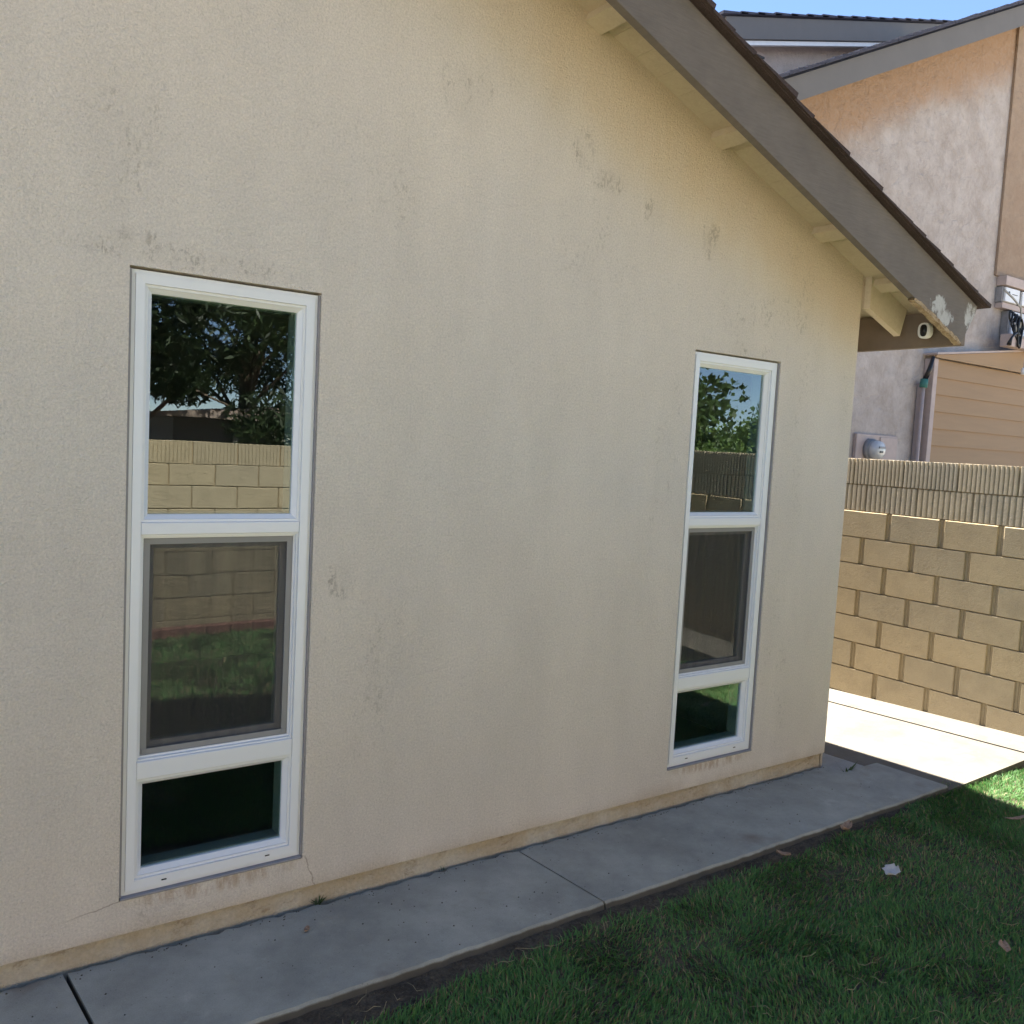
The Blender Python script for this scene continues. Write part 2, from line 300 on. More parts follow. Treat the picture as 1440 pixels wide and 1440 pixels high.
# ------------------------------------------------------------------ ground
def zc(x, y): return -.05-.045*max(-3., min(y, 3.))+.03*(x-4.7)      # side-yard concrete falls away along the house
def zl(x, y):                                                           # lawn
    t = min(1, max(0, (-1.2-y)/3.4)); return -.03-.08*t*t*(3-2*t)-.02*min(1, max(0, (x-4.3)/.6))
g = MB()
g.add([(-300, -300, -.6), (300, -300, -.6), (300, 300, -.6), (-300, 300, -.6)], [(0, 1, 2, 3)])
tag(g.build('ground', 'paledirt'), kind='structure')
m = MB(); xs = np.linspace(-9, 5.55, 60); ys = np.linspace(-5.0, -.50, 40)
for y in ys:
    for x in xs: m.v.append((x, y, zl(x, y)+.012*float(vnoise(np.array(x*9), np.array(y*9)))-.006-(.12 if x > 4.62 and y > -.56 else 0)))
for j in range(len(ys)-1):
    for i in range(len(xs)-1):
        k = j*len(xs)+i; m.f.append((k, k+1, k+1+len(xs), k+len(xs)))
tag(m.build('lawn', 'soil', smooth=True), kind='structure')
# side concrete toned for sun: a field slab and a narrow strip along the block wall, a joint between
sy = tag(link('side_yard_paving', None, None, (5, 0, -.1)), kind='structure')
def slab_grid(x0, x1, y0, y1, zf, thick, nx, ny, jag=None):
    mb = MB(); gx = np.linspace(x0, x1, nx); gy = np.linspace(y0, y1, ny)
    for dz in (0, -thick):
        for y in gy:
            for x in gx: mb.v.append((x, y, zf(x, y)+dz))
    N = nx*ny
    for j in range(ny-1):
        for i in range(nx-1):
            k = j*nx+i; mb.f.append((k, k+1, k+1+nx, k+nx)); mb.f.append((N+k, N+k+nx, N+k+nx+1, N+k+1))
    for i in range(nx-1): mb.f.append((i, N+i, N+i+1, i+1)); k = (ny-1)*nx+i; mb.f.append((k, k+1, N+k+1, N+k))
    for j in range(ny-1): k = j*nx; mb.f.append((k, k+nx, N+k+nx, N+k)); k = j*nx+nx-1; mb.f.append((k, N+k, N+k+nx, k+nx))
    return mb
for (a, b, c, d) in ((4.672, 5.69, -.53, 1.9), (4.672, 5.69, 1.915, 4.9), (4.672, 5.69, 4.915, 8.), (5.715, 6.05, -.9, 2.2), (5.715, 6.05, 2.215, 8.), (5.56, 6.05, -5.0, -.91)):
    slab_grid(a, b, c, d, zc, .3, 3, 8).build('slab', 'sunside', sy)
slab_grid(4.35, 4.667, -.108, 8, zc, .3, 3, 8).build('slab', 'shadeside', sy)  # same paving in the house shade, given the lighter shade tone
# front walkway along the gable wall
wk = tag(link('walkway', None, None, (2, -.27, -.05)), kind='structure')
def walk_slab(x0, x1, skew=.0):
    n = 14; xs_ = sorted(list(np.linspace(x0, x1, max(3, int((x1-x0)/.035))))+([4.33, 4.336] if x1 > 4.5 else [])); mb = MB()
    prof = []
    rnd = random.Random(int(x0*100))
    top = -.0
    for x in xs_:
        e = .0015*math.sin(x*4)+rnd.uniform(-.003, .003); jg = rnd.uniform(-.012, .010) if x1 > .1 else 0
        y1 = -.113 if x > 4.333 else -.006
        if x > 4.333: jg *= .15
        sk = skew*((x-x0)/(x1-x0))
        prof.append([(x, -.530+e, -.14), (x, -.534+e, -.030), (x, -.530+e, -.007), (x, -.523+e, 0), (x, y1+jg-.012, .0), (x, y1+jg, -.006), (x, y1+jg, -.14)])
    for p in prof: mb.v += p
    L = 7
    for i in range(len(prof)-1):
        for k in range(L): mb.f.append((i*L+k, (i+1)*L+k, (i+1)*L+(k+1) % L, i*L+(k+1) % L))
    mb.f.append(tuple(range(L))); o = (len(prof)-1)*L; mb.f.append(tuple(o+k for k in reversed(range(L))))
    for i, v in enumerate(mb.v):     # joints run a little askew
        mb.v[i] = (v[0]-(v[1]+.1)*.10, v[1], v[2])
    return mb
for a, b in ((-8, -3.03), (-3.02, -1.32), (-1.31, .418), (.432, 2.172), (2.181, 4.655)):
    walk_slab(a, b).build('slab', 'slab', wk)

# ------------------------------------------------------------------ the house
house = thing('house', (1, 0, 0), 'single storey cream stucco house with a brown gabled roof and two tall white windows', 'house')
XC, XL, XR = 4.337, -6.94, -1.30            # right corner, left corner, ridge
def dk(x): return deck(x) if x >= XR else deck(2*XR-x)
WIN = [.581, 3.0674]; WW, WZ0, WZ1 = .61, .1984, 2.2244; GAP = .008
T = .17
cols = [XL, XR, WIN[0]-GAP, WIN[0]+WW+GAP, WIN[1]-GAP, WIN[1]+WW+GAP, XC]
mb = MB(); zb = .075
def wall_piece(x0, x1, z0, z1l, z1r, right=None):
    mb.prism([(x0, z0), (x1, z0), (x1, z1r), (x0, z1l)], 0, T)
wall = MB()
def quad(pts): wall.add(pts, [(0, 1, 2, 3)])
def strip(x0, x1, za, zb0, zb1, y=0, flip=False):
    p = [(x0, y, za), (x1, y, za), (x1, y, zb1), (x0, y, zb0)]
    wall.add(p if not flip else p[::-1], [(0, 1, 2, 3)])
EDGE = .018                                   # rounded plaster corner
for y, fl in ((0, False), (T, True)):
    xc = XC-EDGE if y == 0 else XC-T
    for i in range(6):
        a, b = cols[i], cols[i+1] if i < 5 else xc
        if i in (2, 4):
            strip(a, b, zb, WZ0-GAP, WZ0-GAP, y, fl); strip(a, b, WZ1+GAP, dk(a), dk(b), y, fl)
        else: strip(a, b, zb, dk(a), dk(b), y, fl)
for k in range(4):                            # the corner round
    a0, a1 = k*math.pi/8, (k+1)*math.pi/8
    p = [(XC-EDGE+EDGE*math.sin(a), EDGE-EDGE*math.cos(a)) for a in (a0, a1)]
    wall.add([(p[0][0], p[0][1], zb), (p[1][0], p[1][1], zb), (p[1][0], p[1][1], dk(XC)), (p[0][0], p[0][1], dk(XC-EDGE))], [(0, 1, 2, 3)])
wall.add([(XL, 0, zb), (XC-EDGE, 0, zb), (XC-EDGE, T, zb), (XL, T, zb)], [(3, 2, 1, 0)])
for wx in WIN:                                # reveals
    a, b, c, d = wx-GAP, wx+WW+GAP, WZ0-GAP, WZ1+GAP
    wall.add([(a, 0, c), (b, 0, c), (b, T, c), (a, T, c), (a, 0, d), (b, 0, d), (b, T, d), (a, T, d)], [(0, 1, 2, 3), (4, 7, 6, 5), (0, 3, 7, 4), (1, 5, 6, 2)])
YB = 8.0
wall.add([(XC, EDGE, -.5), (XC, YB, -.5), (XC, YB, dk(XC)), (XC, EDGE, dk(XC))], [(0, 1, 2, 3)])
wall.add([(XC-T, T, -.5), (XC-T, YB, -.5), (XC-T, YB, dk(XC-T)), (XC-T, T, dk(XC-T))], [(3, 2, 1, 0)])
wall.add([(XC-EDGE, EDGE, zb), (XC, EDGE, zb), (XC, EDGE, -.5), (XC-EDGE, EDGE, -.5)], [(3, 2, 1, 0)])
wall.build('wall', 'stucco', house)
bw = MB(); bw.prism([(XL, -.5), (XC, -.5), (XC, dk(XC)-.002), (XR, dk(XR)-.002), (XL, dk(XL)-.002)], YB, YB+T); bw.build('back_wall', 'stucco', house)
bm_box(XL-T, XL, 0, YB+T, -.5, dk(XL)-.05).build('end_wall', 'stucco', house)
# foundation band, set back under the plaster lip
fd = MB(); n = 220
rn = random.Random(3); o = 0
for i in range(n+1):
    x = XL+(XC-.025-XL)*i/n; j = rn.uniform(0, .006)
    fd.v += [(x, .016+j, -.45), (x, .016-j*.6, -.004), (x, .020+rn.uniform(-.003, .003), .03), (x, .022+rn.uniform(-.004, .004), .06), (x, .02, .079)]
for i in range(n):
    for k in range(4): a = i*5+k; fd.f.append((a, a+5, a+6, a+1))
fd.build('foundation', 'found', house, smooth=False)
bm_box(XL, XC-T, T, YB, -.3, .02).build('room_floor', 'room', house)
bm_box(XL+.5, XC-T, 3.6, 3.7, .02, 2.6).build('room_wall', 'room', house)

def make_window(wx):
    x0, x1, z0, z1 = wx, wx+WW, WZ0, WZ1
    def ring(x0, x1, z0, z1, w_, ya, yb, slope=0):      # a picture frame, mitred, with an optional inward slope of its face
        v = []
        for y, ins in ((ya, 0), (ya+slope, w_), (yb, w_), (yb, 0)):
            v += [(x0+ins, y, z0+ins), (x1-ins, y, z0+ins), (x1-ins, y, z1-ins), (x0+ins, y, z1-ins)]
        f = []
        for r in range(4):
            for k in range(4): a = r*4+k; b = r*4+(k+1) % 4; c = ((r+1) % 4)*4+(k+1) % 4; d = ((r+1) % 4)*4+k; f.append((a, b, c, d))
        return v, f
    def joined(*rs):
        b = MB()
        for r in rs: b.add(*r)
        return b
    # outer frame: flat flange, step, sloped bead
    win = joined(ring(x0, x1, z0, z1, .012, .016, .12), ring(x0+.0125, x1-.0125, z0+.0125, z1-.0125, .028, .010, .12, .002)).build('window', 'vinyl', house)
    xa, xb = x0+.041, x1-.041
    def sash(za, zt, nm):                               # glazing bead of a fixed light
        joined(ring(xa, xb, za, zt, .009, .020, .10, .0), ring(xa+.0092, xb-.0092, za+.0092, zt-.0092, .015, .024, .10, .014)).build(nm, 'vinyl', win)
    zt0, zm1, zm0, zb1 = 1.434, 1.390, .648, .585
    sash(1.432, z1-.041, 'glazing_bead'); sash(z0+.041+.005, .583, 'glazing_bead')
    bm_box(xa+.0005, xb-.0005, .013, .11, 1.392, 1.4315, .002).build('mullion', 'vinyl', win)
    bm_box(xa+.0005, xb-.0005, .013, .11, .5835, .643, .002).build('mullion', 'vinyl', win)
    bm_box(xa, xb, .012, .10, z0+.0405, z0+.0455).build('drain_rail', 'vinyl', win)
    for (za, zt) in ((1.456, z1-.065), (z0+.070, .559)):
        bm_box(xa+.022, xb-.022, .046, .050, za-.003, zt+.003).build('pane', 'glass', win)
        # spacer and inner stop seen through the glass
        joined(ring(xa+.017, xb-.017, za-.007, zt+.007, .010, .054, .115)).build('inner_stop', 'stop', win)
    # operable light in the middle: channel, sash, glass and the screen over it
    ma, mz = .6435, 1.3915
    joined(ring(xa+.0003, xb-.0003, ma, mz, .006, .022, .11), ring(xa+.0065, xb-.0065, ma+.0062, mz-.0062, .007, .034, .11)).build('sash_channel', 'vinyl', win)
    sa, sb, sz0, sz1 = xa+.015, xb-.015, ma+.0145, mz-.0145
    sf = joined(ring(sa, sb, sz0, sz1, .019, .036, .044, .001)).build('screen_frame', 'scrframe', win)
    for cx in (sa+.012, sb-.012):
        for cz in (sz0+.012,): bm_box(cx-.008, cx+.008, .0335, .037, cz-.008, cz+.008, .001).build('corner_key', 'scrframe', win)
    bm_box(sa+.017, sb-.017, .0385, .0395, sz0+.017, sz1-.017).build('insect_screen', 'screen', win)
    joined(ring(sa-.004, sb+.004, sz0-.004, sz1+.004, .040, .056, .10, .006)).build('sash_frame', 'scrframe', win)
    bm_box(sa+.03, sb-.03, .070, .074, sz0+.03, sz1-.03).build('pane', 'glass', win)
    for fx in (.22, .80):
        bm_box(x0+WW*fx-.008, x0+WW*fx+.008, .0085, .013, z0+.026, z0+.0295).build('weep_slot', 'dark', win)
    bm_box(x0-.004, x1+.003, -.004, .018, z0-.0085, z0-.0005, .002).build('sill_flashing', 'caulk', win)
    bm_box(x1+.0006, x1+.0072, .006, .02, z0, z1).build('caulk_bead', 'caulk', win)
    bm_box(x0-.0072, x0-.0006, .006, .02, z0, z1).build('caulk_bead', 'caulk', win)
    return win
for wx in WIN: make_window(wx)

# ---- roof
YF = -.40                                     # face of the rake board
sl = math.atan(ROOF_K); cs, sn = math.cos(sl), math.sin(sl)
XE = 4.78                                     # end of the boards at the eave
def slope_pt(d, h, side=1):                   # d metres down the slope from the ridge, h above the boards' underside
    x = XR+d*cs*1+h*sn; z = deck(XR)-d*sn+h*cs
    return (x, z) if side > 0 else (2*XR-x, z)
LEN = (XE-XR)/cs
def slope_box(mbd, d0, d1, h0, h1, y0, y1, side=1, h1b=None):
    h1b = h1 if h1b is None else h1b
    p = [slope_pt(d0, h0, side), slope_pt(d1, h0, side), slope_pt(d1, h1b, side), slope_pt(d0, h1, side)]
    if side < 0: p = p[::-1]
    mbd.prism(p, y0, y1); return mbd
roof = slope_box(MB(), 0, LEN, .0215, .034, YF+.01, YB+.4); slope_box(roof, 0, LEN, .0215, .034, YF+.01, YB+.4, -1)
roof = roof.build('roof', 'shingle', house)
npk = int(LEN/.1385)
for i in range(npk):
    d1 = LEN-i*.1385
    slope_box(MB(), d1-.1372, d1, 0, .019, YF+.042, YB+.4).build('plank', 'cream', roof)
slope_box(MB(), 0, LEN, 0, .019, YF+.042, YB+.4, -1).build('plank', 'cream', roof)
# rake boards
for side in (1, -1):
    p0 = [slope_pt(0, .0205, side), slope_pt(0, -.245, side)]
    dend = LEN-.005
    q = [slope_pt(0, .0205, side), slope_pt(0, -.225, side), slope_pt(dend-.055, -.225, side), slope_pt(dend-.045, -.20, side), slope_pt(dend, -.02, side), slope_pt(dend, .0205, side)]
    q[0] = (XR+side*.0005, q[0][1]+.0); q[1] = (XR+side*.0005, q[1][1])
    if side < 0: q = q[::-1]
    MB().prism(q, YF, YF+.038).build('fascia', 'fascia', roof)
# torn lower edge of the rake board: bare splintered wood
tb = MB(); rs = random.Random(5); N = 26
for i in range(N+1):
    d = LEN-.56+.50*i/N; th = .013*min(1, i/3, (N-i)/3+.15)*rs.uniform(.5, 1.1)
    for (y, h) in ((YF-.002, -.2245+th), (YF+.036, -.2245), (YF+.034, -.229-rs.uniform(0, .006)), (YF+.001, -.229-rs.uniform(0, .006))):
        x, z = slope_pt(d, h); tb.v.append((x, y, z))
for i in range(N):
    for k in range(4): tb.f.append((i*4+k, i*4+(k+1) % 4, (i+1)*4+(k+1) % 4, (i+1)*4+k))
tb.build('torn_edge', 'bare', roof)
# eave board along the right side
bm_box(4.722, 4.760, YF+.039, YB+.4, 2.405, deck(4.76)-.003, .002).build('eave_fascia', 'eave', roof)
bm_box(2*XR-4.760, 2*XR-4.722, YF+.039, YB+.4, 2.405, deck(4.76)-.003, .002).build('eave_fascia', 'eave', roof)
# outlookers (flat 2x4s) from the wall to the rake board
for x in (4.372, 3.861, 3.076, 2.306, 1.53, .75, -.03, -.8):
    d = (x-XR)/cs
    slope_box(MB(), d, d+.089, -.038, -.001, YF+.040, .16 if x < 4.3 else .02).build('outlooker', 'cream', roof)
# rafter tails past the right wall
for k, y in enumerate((-.040, .60, 1.21, 1.82, 2.43)):
    P = [(4.337 if k else 4.345, deck(4.34)-.001), (4.337 if k else 4.345, deck(4.34)-.175), (4.655, deck(4.655)-.172), (4.705, deck(4.705)-.001)]
    MB().prism(P[::-1] if False else [P[1], P[2], P[3], P[0]], y, y+.042 if k else y+.038).build('rafter_tail', 'cream', roof)
# shingle courses: the ones at the rake one by one, the field behind joined
EXP = .142; nc = int((LEN+.03)/EXP); rs = random.Random(11); field = MB()
def course(i, y0, y1, side, mbd, jit=0.):
    d1 = LEN+.045-i*EXP+jit; d0 = max(d1-EXP*2.05, .0)
    slope_box(mbd, d0, d1, .036+rs.uniform(0, .002), .040, y0, y1, side, .058+rs.uniform(-.004, .006)); return mbd
slope_box(MB(), 0, LEN+.03, .034, .0375, YF-.022, YF+.25).build('drip_edge', 'shingle', roof)
for i in range(nc):
    L = rs.choice((.42, .62, .8))
    course(i, YF-.030-rs.uniform(0, .014), YF+L, 1, MB(), rs.uniform(-.008, .008)).build('shingle', 'shingle', roof)
    course(i, YF+L+.004, YB+.42, 1, field); course(i, YF-.03, YB+.42, -1, field)
tag(field.build('shingle_field', 'shingle', roof), kind='stuff')

# ------------------------------------------------------------------ block walls
def block_mesh(name, L, H, chan, joint, raise_, depth, mat, seed):
    r = random.Random(seed); mb = MB(); fl = L-chan; y = -raise_
    nx, nz = 5, 3; b = .004
    gx = [-fl/2+b+(fl-2*b)*i/(nx-1) for i in range(nx)]; gz = [joint/2+b+(H-joint-2*b)*j/(nz-1) for j in range(nz)]
    # local: x along wall, -y outwards, z up from the bed joint
    for z in gz:
        for x in gx: mb.v.append((x+r.uniform(-.0015, .0015), y, z+r.uniform(-.0015, .0015)))
    for j in range(nz-1):
        for i in range(nx-1): k = j*nx+i; mb.f.append((k, k+1, k+1+nx, k+nx))
    loop = [i for i in range(nx)]+[(j+1)*nx-1 for j in range(1, nz)]+[(nz-1)*nx+i for i in range(nx-2, -1, -1)]+[j*nx for j in range(nz-2, 0, -1)]
    o = len(mb.v)
    for k in loop:
        x, _, z = mb.v[k]; sx = -fl/2 if k % nx == 0 else fl/2 if k % nx == nx-1 else x; sz = joint/2 if k < nx else H-joint/2 if k >= (nz-1)*nx else z
        mb.v.append((sx, y+b*1.2, sz))
    n = len(loop)
    for i in range(n): mb.f.append((loop[i], o+i, o+(i+1) % n, loop[(i+1) % n]))
    o2 = len(mb.v)
    for i in range(n): x, _, z = mb.v[o+i]; mb.v.append((x, 0.0, z))
    for i in range(n): mb.f.append((o+i, o2+i, o2+(i+1) % n, o+(i+1) % n))
    if chan > .015:                                    # the flat recessed margin beside the face
        mb.box(-L/2+.001, L/2-.001, 0.0002, depth, joint/2, H-joint/2)
    else: mb.box(-L/2+.003, L/2-.003, 0.0002, depth, joint/2, H-joint/2)
    return mb.mesh(name, mat)
def flute_mesh(name, L, H, joint, ribs, depth, mat, seed):
    r = random.Random(seed); mb = MB(); pts = []; p = (L-.006)/ribs; x = -L/2+.003
    for i in range(ribs):
        wv = p*r.uniform(.83, .85); d = .008
        pts += [(x, 0), (x+.003, -d*.85), (x+wv*.35, -d), (x+wv*.8, -d), (x+wv, -d*.8), (x+wv+.002, 0)]; x += p
    top = [r.uniform(-.003, .002) for _ in pts]
    n = len(pts)
    for k, (a, b) in enumerate(pts): mb.v += [(a, b, joint/2), (a, b, H-joint/2+top[k]*.6)]
    for k in range(n-1): mb.f.append((2*k, 2*k+2, 2*k+3, 2*k+1))
    o = len(mb.v)
    for k, (a, b) in enumerate(pts): mb.v.append((a, depth, H-joint/2+top[k]*.6))
    for k in range(n-1): mb.f.append((2*k+1, 2*k+3, o+k+1, o+k))
    e = len(mb.v); mb.v += [(-L/2+.003, depth, joint/2), (L/2-.003, depth, joint/2)]
    mb.f.append((0, 1, o, e)); mb.f.append((2*n-2, e+1, o+n-1, 2*n-1))
    return mb.mesh(name, mat)
def block_wall(root, courses, L, H, ztop, a0, a1, phase, place, families, depth):
    """place(a) -> (location, rotation) of a block whose centre is a along the wall"""
    for c_, fam in enumerate(courses):
        z = ztop-H*(c_+1); ph = phase[c_]
        k0 = math.floor((a0-ph)/L); k = k0
        while ph+k*L+L/2 < a1:
            a = ph+k*L+L/2
            if a-L/2 >= a0-1e-6:
                loc, rot = place(a, z); link('block', random.choice(families[fam]), root, loc, rot)
            k += 1
BH = .2032; WXF = 6.05; ZT = 1.772
sw = thing('block_wall', (WXF+.08, -1, -.1), 'tan concrete block wall beside the paved side yard with two fluted top courses', 'wall')
bm_box(WXF+.0062, WXF+.19, -5.0, 4.6, -.5, ZT-.012).build('mortar', 'mortar', sw)
fam = dict(b=[block_mesh('block_face_%d' % i, .4075, BH, .040, .005, .016, .006, 'block', i) for i in range(6)],
           f=[flute_mesh('fluted_%d' % i, .4075, BH, .010, 13, .2, 'flute', 20+i) for i in range(3)],
           g=[flute_mesh('fluted_wide_%d' % i, .4075, BH, .008, 10, .006, 'flute', 30+i) for i in range(3)])
# along the side wall: local x runs along -y so that -local y faces -x
ph0 = -.372
phs = [ph0+.08, ph0+.2]+[ph0+(.20375 if i % 2 else 0) for i in range(8)]
# every course; the lowest is partly below the paving
block_wall(sw, ['f', 'g']+['b']*7, .4075, BH, ZT, -3.7, 5.05, phs, lambda a, z: ((WXF, -a, z), (0, 0, -math.pi/2)), fam, .19)
ow = thing('block_wall', (2, -5.2, -.1), 'sunlit pale tan block wall across the lawn with one fluted top course', 'wall')
YO = -5.07; ZO = 1.615
bm_box(-9, 6.05, YO-.19, YO-.0062, -.5, ZO-.012).build('mortar', 'mortar', ow)
fam2 = dict(b=[block_mesh('pale_block_%d' % i, .406, BH, .010, .007, .010, .006, 'oblock', 50+i) for i in range(5)],
            f=[flute_mesh('pale_fluted_%d' % i, .406, BH, .008, 12, .19, 'oblock', 60+i) for i in range(3)])
block_wall(ow, ['f']+['b']*8, .406, BH, ZO, -6.0, 1.6, [-.1+(.203 if i % 2 else 0) for i in range(9)], lambda a, z: ((-a, YO, z), (0, 0, math.pi)), fam2, .19)
ex = MB()
for cc in range(9):
    x = -9.
    while x < -1.8:
        off = .203*(cc % 2); a = x+off
        ex.box(a+.004, min(a+.402, -1.62), YO-.0065, YO+.012, ZO-BH*(cc+1)+.004, ZO-BH*cc-.004); x += .406
tag(ex.build('block_field', 'oblock', ow), kind='stuff')
# red brick edging in front of it
ed = thing('brick_edging', (2, -4.9, -.12), 'low row of red edging bricks at the foot of the far block wall', 'edging')
bme = bm_box(-.1, .1, -.05, .05, 0, .09, .006).mesh('edging_brick', 'brick')
for i in range(44): link('brick', bme, ed, (-3.4+i*.205, -4.83+random.uniform(-.008, .008), -.115), (0, 0, random.uniform(-.03, .03)))

# ------------------------------------------------------------------ neighbour house
nb = thing('neighbor_house', (10, 4, 0), 'two storey faded pink stucco house behind the block wall with tan lap siding', 'house')
NY = 3.0; NK = .4763; NYF = 2.65
def nrk(x): return 5.263+NK*(x-6.615)-.07        # top edge of the rake board at NYF
NR = 14.2
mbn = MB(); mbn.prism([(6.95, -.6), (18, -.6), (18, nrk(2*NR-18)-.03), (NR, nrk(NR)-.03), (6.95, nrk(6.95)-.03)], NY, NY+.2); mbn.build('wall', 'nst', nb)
bm_box(6.95, 7.15, NY+.2, 12, -.6, nrk(6.95)-.03).build('wall', 'nst', nb)
nroof = MB(); xe = 6.42
nroof.prism([(xe, nrk(xe)-.02), (NR, nrk(NR)-.02), (NR, nrk(NR)+.02), (xe, nrk(xe)+.02)], NYF+.03, 12); nroof.prism([(NR+.001, nrk(NR)-.02), (22, nrk(2*NR-22)-.02), (22, nrk(2*NR-22)+.02), (NR+.001, nrk(NR)+.02)], NYF+.03, 12)
nroof = nroof.build('roof', 'nshingle', nb)
MB().prism([(xe, nrk(xe)-.245), (NR, nrk(NR)-.245), (NR, nrk(NR)), (xe, nrk(xe))], NYF, NYF+.04).build('fascia', 'nfascia', nroof)
MB().prism([(NR+.001, nrk(NR)-.245), (22, nrk(2*NR-22)-.245), (22, nrk(2*NR-22)), (NR+.001, nrk(NR))], NYF, NYF+.04).build('fascia', 'nfascia', nroof)
rs = random.Random(4); x = xe-.05; k = 0
while x < 13:
    x2 = x+.30*math.cos(math.atan(NK)); z1, z2 = nrk(x), nrk(x2)
    MB().prism([(x, z1+.022), (x2, z2+.022), (x2, z2+.030), (x, z1+.062+rs.uniform(-.004, .006))], NYF-.045-rs.uniform(0, .012), 5).build('shingle', 'nshingle', nroof); x += .142*math.cos(math.atan(NK)); k += 1
# projecting tan upper wall at the right, with a timber board below it
MB().prism([(11.52, 4.22), (13.9, 4.22), (13.9, nrk(13.9)-.05), (11.52, nrk(11.52)-.05)], 2.965, NY-.002).build('wall', 'nst2', nb)
bm_box(11.60, 13.9, 2.87, NY-.002, 4.10, 4.2185, .004).build('trim_board', 'ntrim', nb)
# lap siding with pinkish corner board and flashing
for i in range(16):
    z1 = 3.02-.205*i; z0 = z1-.215
    if z0 < -.5: break
    mbs = MB(); y0, yt = 2.885, 2.905
    mbs.add([(10.19, y0, z0), (12.66, y0, z0), (12.66, yt, z1), (10.19, yt, z1), (10.19, y0+.016, z0), (12.66, y0+.016, z0), (12.66, yt+.016, z1), (10.19, yt+.016, z1)],
            [(0, 1, 2, 3), (5, 4, 7, 6), (4, 5, 1, 0), (3, 2, 6, 7), (4, 0, 3, 7), (1, 5, 6, 2)])
    mbs.build('siding_plank', 'siding', nb)
bm_box(10.10, 10.188, 2.87, 2.995, -.5, 3.02, .004).build('corner_board', 'ntrim', nb)
bm_box(9.985, 10.05, 2.93, 2.995, -.5, 2.72, .004).build('corner_board', 'ntrim', nb)
MB().prism([(10.08, 3.026), (13.2, 3.026), (13.2, 3.42), (10.08, 3.055)], 2.84, 2.86).build('soffit_board', 'siding', nb)
MB().prism([(10.06, 3.057), (13.2, 3.422), (13.2, 3.447), (10.06, 3.080)], 2.82, 2.995).build('flashing', 'ntrim', nb)
wf = bm_box(12.67, 12.80, 2.86, 2.995, .4, 2.55, .004).build('window', 'white', nb)
bm_box(12.802, 13.6, 2.93, 2.94, .4, 2.45).build('pane', 'glass', wf)
# rear upper gable
U0, UK, UY = 9.42, .285, 6.0
def uz(x): return 7.90+UK*(x-9.62)
MB().prism([(9.95, 4), (18, 4), (18, uz(18)-.2), (9.95, uz(9.95)-.2)], UY+.35, UY+.5).build('wall', 'nst3', nb)
ur = MB(); ur.prism([(U0, uz(U0)-.02), (18, uz(18)-.02), (18, uz(18)+.02), (U0, uz(U0)+.02)], UY+.03, 11); ur = ur.build('roof', 'nshingle', nb)
MB().prism([(U0+.06, uz(U0)-.05), (U0+.3, uz(U0+.3)-.30), (18, uz(18)-.30), (18, uz(18)), (U0+.05, uz(U0+.05))], UY, UY+.04).build('fascia', 'nfascia', ur)
MB().prism([(U0+.35, uz(U0+.35)-.37), (18, uz(18)-.37), (18, uz(18)-.31), (U0+.35, uz(U0+.35)-.31)], UY+.045, UY+.10).build('soffit_trim', 'white', ur)
rs = random.Random(9); x = U0-.06
while x < 17:
    MB().prism([(x, uz(x)+.022), (x+.5, uz(x+.5)+.021), (x+.5, uz(x+.5)+.040), (x, uz(x)+.062+rs.uniform(-.004, .006))], UY-.05, UY+1).build('shingle', 'nshingle', ur); x += .36
vt = bm_box(10.30, 10.72, UY+.31, UY+.348, 7.45, 7.80, .01).build('gable_vent', 'ntrim', nb)
for i in range(4): bm_box(10.35, 10.67, UY+.295, UY+.309, 7.50+i*.07, 7.53+i*.07).build('slat', 'shed', vt)

# ---- things mounted on the neighbour's wall
em = thing('electric_meter', (9.1, 2.98, 1.9), 'round glass electric meter on a pale panel above the block wall', 'meter')
bm_box(8.80, 9.60, 2.955, 2.999, 1.5, 2.06, .006).build('panel', 'ntrim', em)
bm_box(9.24, 9.585, 2.94, 2.954, 1.52, 2.035, .004).build('door', 'ntrim', em)
mm = MB(); mm.tube([(9.05, 2.955, 1.885), (9.05, 2.90, 1.885)], [.125, .125], 24); mm.build('ring', 'metal', em, True)
mm = MB(); mm.tube([(9.05, 2.899, 1.885), (9.05, 2.84, 1.885), (9.05, 2.80, 1.885), (9.05, 2.785, 1.885)], [.11, .108, .09, .05], 24); mm.build('dome', 'meterglass', em, True)
bm_box(8.985, 9.10, 2.776, 2.79, 1.90, 1.925).build('display', 'metal', em)
bm_box(9.0, 9.06, 2.778, 2.79, 1.85, 1.875).build('dial', 'black', em)
pp = thing('conduit_pipe', (10.07, 2.9, 1), 'thin pale vertical conduit with green tape at its top beside the siding', 'pipe')
MB().tube([(9.955, 2.9, -.5), (9.955, 2.9, 2.70)], .022, 10).build('pipe', 'ntrim', pp, True)
MB().tube([(9.955, 2.9, 2.66), (9.96, 2.895, 2.76)], .045, 10).build('tape', 'green', pp, True)
MB().tube([(9.96, 2.89, 2.755), (9.99, 2.86, 2.88), (10.03, 2.85, 3.03)], [.03, .028, .02], 10).build('hood', 'black', pp, True)
def ebox(label, x0, x1, z0, z1, y0, face, marks=()):
    t = thing('utility_box', ((x0+x1)/2, 2.99, z0), label, 'utility box')
    bm_box(x0, x1, y0+.03, 2.9985, z0, z1, .006).build('cabinet', 'metal', t); bm_box(x0+.03, x1-.006, y0, y0+.029, z0+.008, z1-.008, .004).build('lid', face, t)
    for (a, b, c, d) in marks: bm_box(a, b, y0-.004, y0-.0005, c, d).build('latch', 'black', t)
    return t
ebox('small white utility box with a dark latch below the timber board', 11.60, 12.0, 3.89, 4.085, 2.88, 'white', ((11.70, 11.73, 3.99, 4.03), (11.80, 11.93, 4.0, 4.008)))
